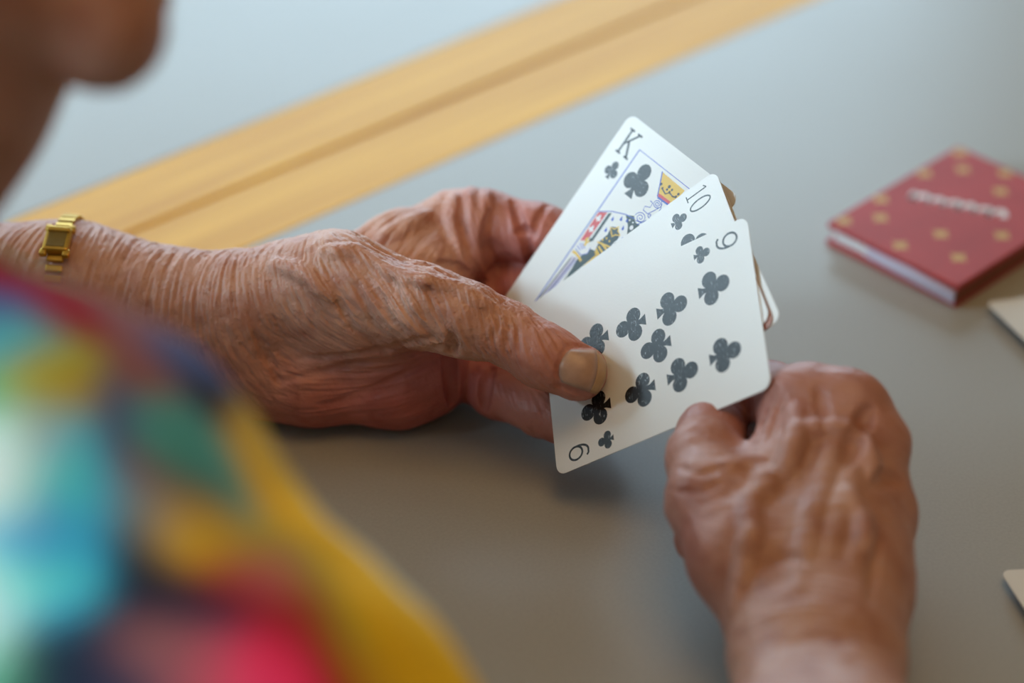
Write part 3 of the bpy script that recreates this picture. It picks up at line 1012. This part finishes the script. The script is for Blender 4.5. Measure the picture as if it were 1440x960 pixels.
class Card:
    """frame of one card: pixel <-> millimetres on its face"""
    def __init__(self, tl, along, off, turn=0.0, pitch=0.0):
        n = CN
        def hit(u, v, nn, p0):
            d = np.array([(u - 720) / FPX, -(v - 480) / FPX, 1.0])
            return d * (nn @ p0) / (nn @ d)
        p0 = CT + n * off
        if pitch:                                       # leaning back about the thumb
            p0 = hit(760, 440, n, p0)
            q = hit(*along, n, p0) - hit(*tl, n, p0)
            q = q / np.linalg.norm(q)
            n = n * math.cos(math.radians(pitch)) + q * math.sin(math.radians(pitch))
        a, b = hit(*tl, n, p0), hit(*along, n, p0)
        dn = (b - a) / np.linalg.norm(b - a)
        r = np.cross(dn, n)
        if r @ CR < 0:
            r = -r
        t = math.radians(turn)
        r2 = r * math.cos(t) + n * math.sin(t)
        n2 = n * math.cos(t) - r * math.sin(t)
        self.r, self.up, self.n = r2, -dn, n2
        self.c = a + r2 * CW / 2 + dn * CH / 2
        self.hit = hit

    def xy(self, u, v):
        p = self.hit(u, v, self.n, self.c) - self.c
        return (float(p @ self.r), float(p @ self.up))

    def matrix(self):
        c = Wn(self.c)
        def w(v):
            return v[0] * AX + v[1] * AU + v[2] * AF
        m = Matrix.Identity(4)
        for k, v in enumerate((w(self.r), w(self.up), -w(self.n))):
            for i in range(3):
                m[i][k] = v[i]
        for i in range(3):
            m[i][3] = c[i]
        return m

def rounded_outline(w, h, r, seg=6):
    pts = []
    for cx, cy, a0 in ((w / 2 - r, h / 2 - r, 0), (-w / 2 + r, h / 2 - r, 90), (-w / 2 + r, -h / 2 + r, 180), (w / 2 - r, -h / 2 + r, 270)):
        for i in range(seg + 1):
            a = math.radians(a0 + 90 * i / seg)
            pts.append((cx + r * math.cos(a), cy + r * math.sin(a)))
    return pts

def slab_mesh(outline, z0, z1, name, curl=None, mats=None):
    """a thin slab; curl(x, y) lifts it; faces: front (0), back (1), rim (0)"""
    bm = bmesh.new()
    f = bm.faces.new([bm.verts.new((x / 1000, y / 1000, 0)) for x, y in outline])
    if curl:
        for k in range(1, 12):
            bmesh.ops.bisect_plane(bm, geom=bm.verts[:] + bm.edges[:] + bm.faces[:], plane_co=(0, -.044 + .088 * k / 12, 0), plane_no=(0, 1, 0))
    top = bm.faces[:]
    g = bmesh.ops.duplicate(bm, geom=bm.faces[:])
    back = [e for e in g['geom'] if isinstance(e, bmesh.types.BMFace)]
    bmesh.ops.reverse_faces(bm, faces=back)
    tv = {v for q in top for v in q.verts}
    for v in bm.verts:
        v.co.z = (z1 if v in tv else z0) / 1000
    for q in back:
        q.material_index = 1
    be = [e for e in bm.edges if e.is_boundary]
    bmesh.ops.bridge_loops(bm, edges=be)
    if curl:
        for v in bm.verts:
            v.co.z += curl(v.co.x * 1000, v.co.y * 1000) / 1000
    bmesh.ops.recalc_face_normals(bm, faces=bm.faces)
    me = bpy.data.meshes.new(name)
    bm.to_mesh(me)
    bm.free()
    return me

CARD_OUT = rounded_outline(CW, CH, CRAD)
def card_body(name, back='card_back'):
    me = slab_mesh(CARD_OUT, -CTH, 0.0, name)
    me.materials.append(M['card_white'])
    me.materials.append(M[back])
    return me

class Print:
    """flat coloured shapes on a card face, millimetres"""
    def __init__(self):
        self.v, self.f, self.m, self.mats = [], [], [], []
        self.z = 0.012
    def mat(self, key):
        if key not in self.mats:
            self.mats.append(key)
        return self.mats.index(key)
    def poly(self, pts, key, lift=0.0):
        a = sum(p[0] * q[1] - q[0] * p[1] for p, q in zip(pts, pts[1:] + pts[:1]))
        if a < 0:
            pts = pts[::-1]
        o = len(self.v)
        self.v += [(x, y, self.z + lift) for x, y in pts]
        self.f.append(tuple(range(o, o + len(pts))))
        self.m.append(self.mat(key))
    def line(self, pts, w, key, lift=0.0, closed=False):
        pts = [np.array(p, float) for p in pts]
        n = len(pts)
        nor = []
        for i in range(n):
            a = pts[(i - 1) % n] if (closed or i > 0) else pts[i]
            b = pts[(i + 1) % n] if (closed or i < n - 1) else pts[i]
            d = b - a
            d = d / (np.linalg.norm(d) + 1e-9)
            nor.append(np.array([-d[1], d[0]]) * w / 2)
        for i in range(n if closed else n - 1):
            j = (i + 1) % n
            self.poly([tuple(pts[i] + nor[i]), tuple(pts[j] + nor[j]), tuple(pts[j] - nor[j]), tuple(pts[i] - nor[i])], key, lift)
    def disc(self, c, r, key, lift=0.0, n=20, ry=None):
        ry = r if ry is None else ry
        self.poly([(c[0] + r * math.cos(6.2832 * i / n), c[1] + ry * math.sin(6.2832 * i / n)) for i in range(n)], key, lift)
    def club(self, c, size, key, flip=False, lift=0.0, n=18):
        """a club about `size` mm tall"""
        s = size / 12.5 * (-1 if flip else 1)
        for (x, y) in ((0, 3.3), (-3.15, -1.5), (3.15, -1.5)):
            self.disc((c[0] + x * s, c[1] + y * s), 2.95 * abs(s), key, lift, n)
            lift += 0.0015
        self.poly([(c[0] + x * s, c[1] + y * s) for x, y in ((-1.3, 1.6), (-1.9, -1.2), (1.9, -1.2), (1.3, 1.6))], key, lift)
        self.poly([(c[0] + x * s, c[1] + y * s) for x, y in ((-.45, 0), (-.6, -2.4), (-1.1, -4.4), (-2.1, -6.3), (2.1, -6.3), (1.1, -4.4), (.6, -2.4), (.45, 0))], key, lift + 0.0015)
    def build(self, name, parent):
        me = mesh_from(np.array(self.v) / 1000.0, self.f, name)
        for k in self.mats:
            me.materials.append(M[k])
        me.polygons.foreach_set('material_index', np.array(self.m, np.int32))
        return link(name, me, None, parent)

def arc(cx, cy, rx, ry, a0, a1, n=18):
    return [(cx + rx * math.cos(math.radians(a0 + (a1 - a0) * i / n)), cy + ry * math.sin(math.radians(a0 + (a1 - a0) * i / n))) for i in range(n + 1)]

def numeral_nine(c, flip=False):
    p = Print()
    s = -1 if flip else 1
    T = lambda pts: [(c[0] + s * x, c[1] + s * y) for x, y in pts]
    p.line(T(arc(0, 1.55, 2.35, 2.75, 0, 360, 26)), 0.78, 'print_black', 0, False)
    p.line(T(arc(-.1, .3, 2.45, 4.1, 14, -100, 16) + [(-1.3, -3.75), (-2.1, -3.0)]), 0.78, 'print_black', .002)
    return p

def numeral_ten(c):
    p = Print()
    T = lambda pts: [(c[0] + x, c[1] + y) for x, y in pts]
    p.line(T([(-2.9, -4.2), (-2.9, 4.2)]), 0.5, 'print_black')
    p.line(T([(-4.1, 3.2), (-2.9, 4.2)]), 0.45, 'print_black')
    p.line(T([(-4.2, -4.2), (-1.6, -4.2)]), 0.45, 'print_black')
    p.line(T(arc(1.5, 0, 1.75, 4.3, 0, 360, 26)), 0.6, 'print_black')
    return p

def numeral_king(c):
    p = Print()
    T = lambda pts: [(c[0] + x, c[1] + y) for x, y in pts]
    k = 'print_black'
    p.line(T([(-2.2, -4.6), (-2.2, 4.6)]), 1.0, k)
    p.line(T([(-3.6, 4.6), (-0.8, 4.6)]), .75, k)
    p.line(T([(-3.6, -4.6), (-0.8, -4.6)]), .75, k)
    p.line(T([(-2.0, -1.0), (2.3, 4.5)]), .85, k)
    p.line(T([(-0.6, 0.9), (2.5, -4.5)]), 1.05, k)
    p.line(T([(1.0, 4.6), (3.6, 4.6)]), .75, k)
    p.line(T([(1.2, -4.6), (3.8, -4.6)]), .75, k)
    return p

def put_card(card, name, label, group='fan of cards held in the hands'):
    o = link('playing_card', card_body(name))
    o.matrix_world = card.matrix()
    return tag(o, label, 'playing card', group)

k9 = Card((1050, 303), (765, 436), 0.0)
k10 = Card((1006, 239), (785, 400), 0.5)
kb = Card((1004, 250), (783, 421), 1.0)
kw = Card((1009, 247), (790, 422), 1.5)
kk = Card((887, 159), (715, 410), 2.0, 1.7)

c9 = put_card(k9, 'nine', 'nine of clubs at the front of the fan, under the thumb')
for (u, v) in ((1004, 403), (945, 432), (1020, 497), (960, 525)):
    p = Print(); p.club(k9.xy(u, v), 12.6, 'print_black'); p.build('club_pip', c9)
for (u, v) in ((887, 458), (835, 480), (838, 575), (900, 550), (922, 488)):
    p = Print(); p.club(k9.xy(u, v), 12.6, 'print_black', True); p.build('club_pip', c9)
p = Print(); p.club(k9.xy(987, 357), 6.6, 'print_black'); p.build('small_club_pip', c9)
p = Print(); p.club(k9.xy(852, 619), 6.6, 'print_black', True); p.build('small_club_pip', c9)
numeral_nine(k9.xy(1021, 339)).build('printed_numeral', c9)
numeral_nine(k9.xy(815, 635), True).build('printed_numeral', c9)

c10 = put_card(k10, 'ten', 'ten of clubs directly behind the nine of clubs')
numeral_ten(k10.xy(983, 281)).build('printed_numeral', c10)
p = Print(); p.club(k10.xy(955, 310), 6.6, 'print_black'); p.build('small_club_pip', c10)
p = Print(); p.club(k10.xy(976, 347), 12.6, 'print_black'); p.build('club_pip', c10)

cb = put_card(kb, 'added_shadow_strip', 'brown card added to imitate the shadow strip beside the nine of clubs')
cb.data.materials[0] = M['card_back']  # brown front stands in for the shadow on the card behind
put_card(kw, 'white', 'white card showing only its rounded corner right of the nine of clubs')

ck = put_card(kk, 'king', 'king of clubs at the back of the fan, its court picture half covered')
numeral_king(kk.xy(884.5, 202)).build('printed_numeral', ck)
p = Print(); p.club(kk.xy(861, 239), 6.8, 'print_black'); p.build('small_club_pip', ck)
p = Print(); p.club(kk.xy(898, 254), 13.0, 'print_black'); p.build('club_pip', ck)

def Z(*pts):
    return [kk.xy(730 + x / 4.0, 200 + y / 4.0) for x, y in pts]
fx, fy = kk.xy(899.5, 210.5)
p = Print()
p.line([(fx, fy), (-fx, fy), (-fx, -fy), (fx, -fy)], .55, 'print_blue', 0, True)
p.build('printed_frame', ck)
p = Print()
# crown
p.poly(Z((808, 168), (932, 272), (900, 306), (842, 346), (784, 290)), 'print_yellow')
p.line(Z((806, 164), (790, 250), (778, 306)), .5, 'print_blue', .004)
for c, r in (((845, 250), 11), ((832, 266), 8), ((860, 268), 8), ((846, 280), 8), ((800, 236), 9), ((806, 258), 8), ((896, 292), 9), ((882, 306), 8)):
    p.disc(Z(c)[0], r / 17.0, 'print_black', .004, 12)
p.line(Z((806, 262), (822, 290), (846, 284), (862, 304), (884, 312)), .5, 'print_black', .006)
p.poly(Z((786, 286), (852, 334), (842, 348), (782, 304)), 'print_red', .008)
p.poly(Z((782, 304), (842, 348), (836, 356), (776, 314)), 'print_blue', .010)
# curls of hair and beard
def curl(cx, cy, r, turns, a0, w=.28):
    n = int(16 * turns)
    pts = [(cx + r * (1 - i / (n * 1.15)) * math.cos(a0 + 6.2832 * turns * i / n), cy + r * (1 - i / (n * 1.15)) * math.sin(a0 + 6.2832 * turns * i / n)) for i in range(n + 1)]
    p.line(Z(*pts), w, 'print_blue', .004)
curl(778, 346, 26, 2.2, 0.0); curl(682, 424, 32, 2.0, 3.6); curl(735, 412, 14, 1.3, 1.0)
p.line(Z((738, 328), (752, 342), (738, 366), (708, 360), (698, 380), (722, 402), (752, 388), (792, 366)), .3, 'print_blue', .004)
p.line(Z((802, 330), (798, 372), (760, 428), (704, 446), (664, 462)), .3, 'print_blue', .004)
p.line(Z((655, 440), (690, 452), (716, 438)), .3, 'print_blue', .004)
# robe: white with drops, red sleeve, dark stripe, ermine
p.line(Z((447, 390), (520, 388), (600, 406), (650, 430)), .35, 'print_blue', .004)
p.poly(Z((447, 392), (498, 394), (384, 552), (345, 552)), 'print_red')
for c in ((448, 426), (408, 486)):
    p.club(Z(c)[0], 2.6, 'print_white', False, .004, 8)
p.line(Z((500, 394), (384, 556)), .3, 'print_white', .012)
p.poly(Z((503, 398), (522, 398), (414, 556), (392, 562)), 'print_green')
for c in ((524, 432), (572, 432), (486, 494), (582, 484), (576, 548), (606, 440)):
    p.poly(Z((c[0] + 8, c[1] - 18), (c[0] + 8, c[1] + 6), (c[0], c[1] + 12), (c[0] - 8, c[1] + 4)), 'print_blue')
p.poly(Z((600, 408), (646, 414), (656, 452), (684, 470), (640, 500), (606, 530), (612, 470)), 'print_green')
p.disc(Z((632, 480))[0], .85, 'print_white', .004); p.disc(Z((622, 438))[0], .35, 'print_white', .004, 8); p.disc(Z((640, 452))[0], .3, 'print_white', .004, 8)
# golden sceptre head
p.poly(Z((428, 606), (452, 556), (496, 520), (520, 474), (552, 478), (568, 520), (546, 560), (500, 606), (466, 650), (436, 640)), 'print_green', .002)
p.line(Z((520, 512), (512, 478), (538, 488), (560, 474), (556, 500), (568, 524), (540, 520), (522, 530), (520, 512)), .55, 'print_yellow', .006)
for q in (((432, 598), (452, 640)), ((446, 584), (474, 630)), ((462, 566), (494, 606)), ((428, 612), (440, 646))):
    p.line(Z(*q), .75, 'print_yellow', .006)
p.line(Z((440, 560), (480, 576), (512, 590)), .6, 'print_yellow', .008)
for c in ((470, 548), (492, 540), (508, 556)):
    p.disc(Z(c)[0], .4, 'print_yellow', .008, 8)
p.line(Z((505, 600), (540, 560), (575, 540)), .4, 'print_white', .008)
# lower robe, gold braid, red edge
p.poly(Z((322, 664), (392, 596), (428, 610), (436, 630), (300, 742), (262, 776)), 'print_green')
p.poly(Z((262, 790), (300, 752), (440, 640), (470, 652), (300, 780), (258, 806)), 'print_red', .002)
p.line(Z((262, 778), (330, 730), (400, 668), (442, 628)), .8, 'print_yellow', .006)
# hand with flower, cuff
p.poly(Z((318, 596), (336, 562), (372, 566), (400, 590), (384, 626), (346, 632)), 'print_white', .002)
for q in (((326, 580), (346, 606)), ((340, 568), (358, 600)), ((354, 566), (370, 596)), ((318, 598), (346, 634), (384, 626), (402, 592))):
    p.line(Z(*q), .3, 'print_blue', .006)
p.disc(Z((384, 552))[0], 1.1, 'print_yellow', .006); p.disc(Z((402, 546))[0], .6, 'print_green', .008, 10); p.disc(Z((372, 574))[0], .6, 'print_yellow', .007, 10)
p.line(Z((300, 612), (318, 622), (334, 642), (348, 668)), 1.0, 'print_yellow', .006)
# sword blade with hatching
p.poly(Z((296, 640), (330, 652), (130, 900), (96, 900)), 'print_lilac')
p.line(Z((290, 652), (90, 908)), .45, 'print_green', .004)
p.line(Z((338, 656), (215, 830), (150, 905)), .35, 'print_green', .004)
p.line(Z((316, 650), (112, 906)), .3, 'print_green', .004)
for i in range(22):
    t = i / 22.0
    x, y = 308 - 196 * t, 668 + 232 * t
    p.line(Z((x - 6, y - 6), (x + 14, y + 8)), .22, 'print_blue', .006)
p.build('printed_court_picture', ck)

# two loose white cards lying near the right border of the view
def table_card(corner, along, flip, label, lift):
    z = TABLE_Z + 0.0030
    c, a = on_plane(*corner, z), on_plane(*along, z)
    d = (a - c)[:2]
    d = d / np.linalg.norm(d)
    side = np.array([-d[1], d[0]]) * flip
    cx = c[:2] + d * 0.0315 + side * 0.044
    o = link('playing_card', slab_mesh(CARD_OUT, -CTH, 0.0, 'loose', lambda x, y: lift * (y / 44.0) ** 2))
    o.data.materials.append(M['card_white'])
    o.data.materials.append(M['card_back'])
    o.matrix_world = Matrix(((d[0], side[0], 0, cx[0]), (d[1], side[1], 0, cx[1]), (0, 0, 1, TABLE_Z + CTH / 1000 + 0.0001), (0, 0, 0, 1)))
    return tag(o, label, 'playing card', 'loose cards on the table')
table_card((1385, 428), (1440, 482), 1, 'white face of a loose card lying beside the red card box', 4.0)
table_card((1405, 806), (1440, 860), 1, 'corner of a loose card on the table beside the right wrist', 4.0)

# ------------------------------------------------------------------ red card box
H = 0.0105
pl, pb, pt = (on_plane(*q, TABLE_Z + H)[:2] for q in ((1164, 312), (1348, 402), (1345, 204)))
e1 = (pb - pl); l1 = float(np.linalg.norm(e1)); e1 = e1 / l1
e2 = np.array([-e1[1], e1[0]]); l2 = float((pt - pl) @ e2)
bx = empty('card_box', (pl[0], pl[1], TABLE_Z), math.atan2(e1[1], e1[0]))
tag(bx, 'red card box with gold motifs and a pale title, right of the fanned cards', 'box')
t_ = 0.0014
link('lid_panel', box_mesh(0, l1, 0, l2, H - .0028, H, .0005), M['box_red'], bx)
link('base_panel', box_mesh(0, l1, 0, l2, 0, .0026, .0005), M['box_red'], bx)
link('end_panel', box_mesh(l1 - t_, l1, 0, l2, .0026, H - .0028), M['box_brown'], bx)
link('back_panel', box_mesh(0, l1 - t_, l2 - t_, l2, .0026, H - .0028), M['box_brown'], bx)
link('card_block', box_mesh(.0025, l1 - .002, .0018, l2 - .002, .0026, H - .0028), M['card_white'], bx)
flap = mesh_from([(.02, -.0006, .0040), (l1 - .001, -.0006, .0020), (l1 - .001, -.0012, .0070), (.02, .0010, .0092), (.02, .0004, .0040), (l1 - .001, .0004, .0020), (l1 - .001, .0004, .0070), (.02, .0016, .0092)],
                 [(0, 1, 2, 3), (7, 6, 5, 4), (0, 4, 5, 1), (3, 2, 6, 7), (0, 3, 7, 4), (1, 5, 6, 2)])
link('open_flap', flap, M['print_lilac'], bx)
p = Print(); p.z = (H + .00003) * 1000
def B(u, v):
    q = on_plane(u, v, TABLE_Z + H)[:2] - pl
    return (float(q @ e1) * 1000, float(q @ np.array([-e1[1], e1[0]])) * 1000)
for (u, v) in ((1238, 306), (1323, 329), (1266, 345), (1348, 362), (1178, 306), (1222, 272), (1294, 241), (1354, 238), (1407, 269), (1409, 331), (1346, 209), (1424, 237)):
    x, y = B(u, v)
    x = min(max(x, 4.0), l1 * 1000 - 4.0); y = min(max(y, 4.0), l2 * 1000 - 4.0)
    p.poly([(x - 4.2, y), (x - 1.4, y - 1.4), (x, y - 4.2), (x + 1.4, y - 1.4), (x + 4.2, y), (x + 1.4, y + 1.4), (x, y + 4.2), (x - 1.4, y + 1.4)], 'box_gold')
    p.disc((x, y), 2.6, 'box_gold', .004, 10)
p.build('printed_motif', bx)
p = Print(); p.z = (H + .00004) * 1000
# pale joined-up lettering, too blurred in the photograph to read
x0_, y0_ = B(1276, 274); x1_, y1_ = B(1415, 303)
pts = []
for i in range(91):
    s = i / 90.0
    a = s * 6.2832 * 6.5
    tall = 3.0 if int(s * 6.5) in (0, 3, 5) else 2.1
    pts.append((x0_ + (x1_ - x0_) * s + .9 * math.sin(a), y0_ + (y1_ - y0_) * s + tall * math.cos(a)))
p.line(pts, 2.6, 'print_white')
p.build('printed_title', bx)

# ------------------------------------------------------------------ gold bracelet watch on the left forearm
bc0 = L(97, 420, .864)
axis = L(200, 425, .862) - L(0, 412, .864); axis /= np.linalg.norm(axis)
e_up = np.array([0, 1.0, 0]) - axis * axis[1]; e_up /= np.linalg.norm(e_up)
e_bk = np.cross(axis, e_up)
def around(ang, off=0.0):
    d = e_up * math.cos(ang) - e_bk * math.sin(ang) * (1 if e_bk[2] > 0 else -1)
    ts = np.arange(4, 60, 0.4)
    v = lf.sample(bc0 + ts[:, None] * d)
    t = ts[np.argmax(v > 0)]
    return bc0 + d * (t + off), d
case_a = math.radians(50)
cp, cd = around(case_a, 1.0)
def to_world_dir(v):
    return Vector(v[0] * AX + v[1] * AU + v[2] * AF)
wa, wn = to_world_dir(axis).normalized(), to_world_dir(cd).normalized()
wt = wn.cross(wa).normalized()
wa = wt.cross(wn).normalized()
br = empty('bracelet', (0, 0, 0))
cw = Wn(cp)
br.matrix_world = Matrix(((wa.x, wt.x, wn.x, cw[0]), (wa.y, wt.y, wn.y, cw[1]), (wa.z, wt.z, wn.z, cw[2]), (0, 0, 0, 1)))
tag(br, 'gold bracelet watch with a small square case on the left forearm', 'bracelet')
link('watch_case', box_mesh(-.0046, .0046, -.0052, .0052, -.0005, .0030, .0009), M['gold'], br)
for sx in (-1, 1):
    for sy in (-1, 1):
        link('lug', box_mesh(sx * .0040 - .0013, sx * .0040 + .0013, sy * .0056 - .0014, sy * .0056 + .0014, 0, .0022, .0006), M['gold'], br)
link('bezel_bar', box_mesh(-.0040, .0040, .0026, .0048, .0026, .0040, .0006), M['gold'], br)
link('dial', box_mesh(-.0032, .0032, -.0040, .0034, .0026, .0032, .0001), M['watch_dial'], br)
inv = br.matrix_world.inverted()
nlk = 46
for i in range(nlk):
    a = case_a + (i + 0.5) / nlk * 2 * math.pi
    dd = (a - case_a) % (2 * math.pi)
    if dd < 0.20 or dd > 2 * math.pi - 0.20:
        continue
    q, d = around(a, 0.6)
    w_ = Vector(Wn(q))
    n_ = to_world_dir(d).normalized()
    t__ = n_.cross(to_world_dir(axis)).normalized()
    a__ = t__.cross(n_)
    m = Matrix(((a__.x, t__.x, n_.x, w_.x), (a__.y, t__.y, n_.y, w_.y), (a__.z, t__.z, n_.z, w_.z), (0, 0, 0, 1)))
    if i == 2:
        link_me = box_mesh(-.0030, .0030, -.00135, .00135, -.0007, .0009, .0005)
    o = link('link', link_me if i >= 2 else box_mesh(-.0030, .0030, -.00135, .00135, -.0007, .0009, .0005), M['gold'], br)
    o.matrix_local = inv @ m
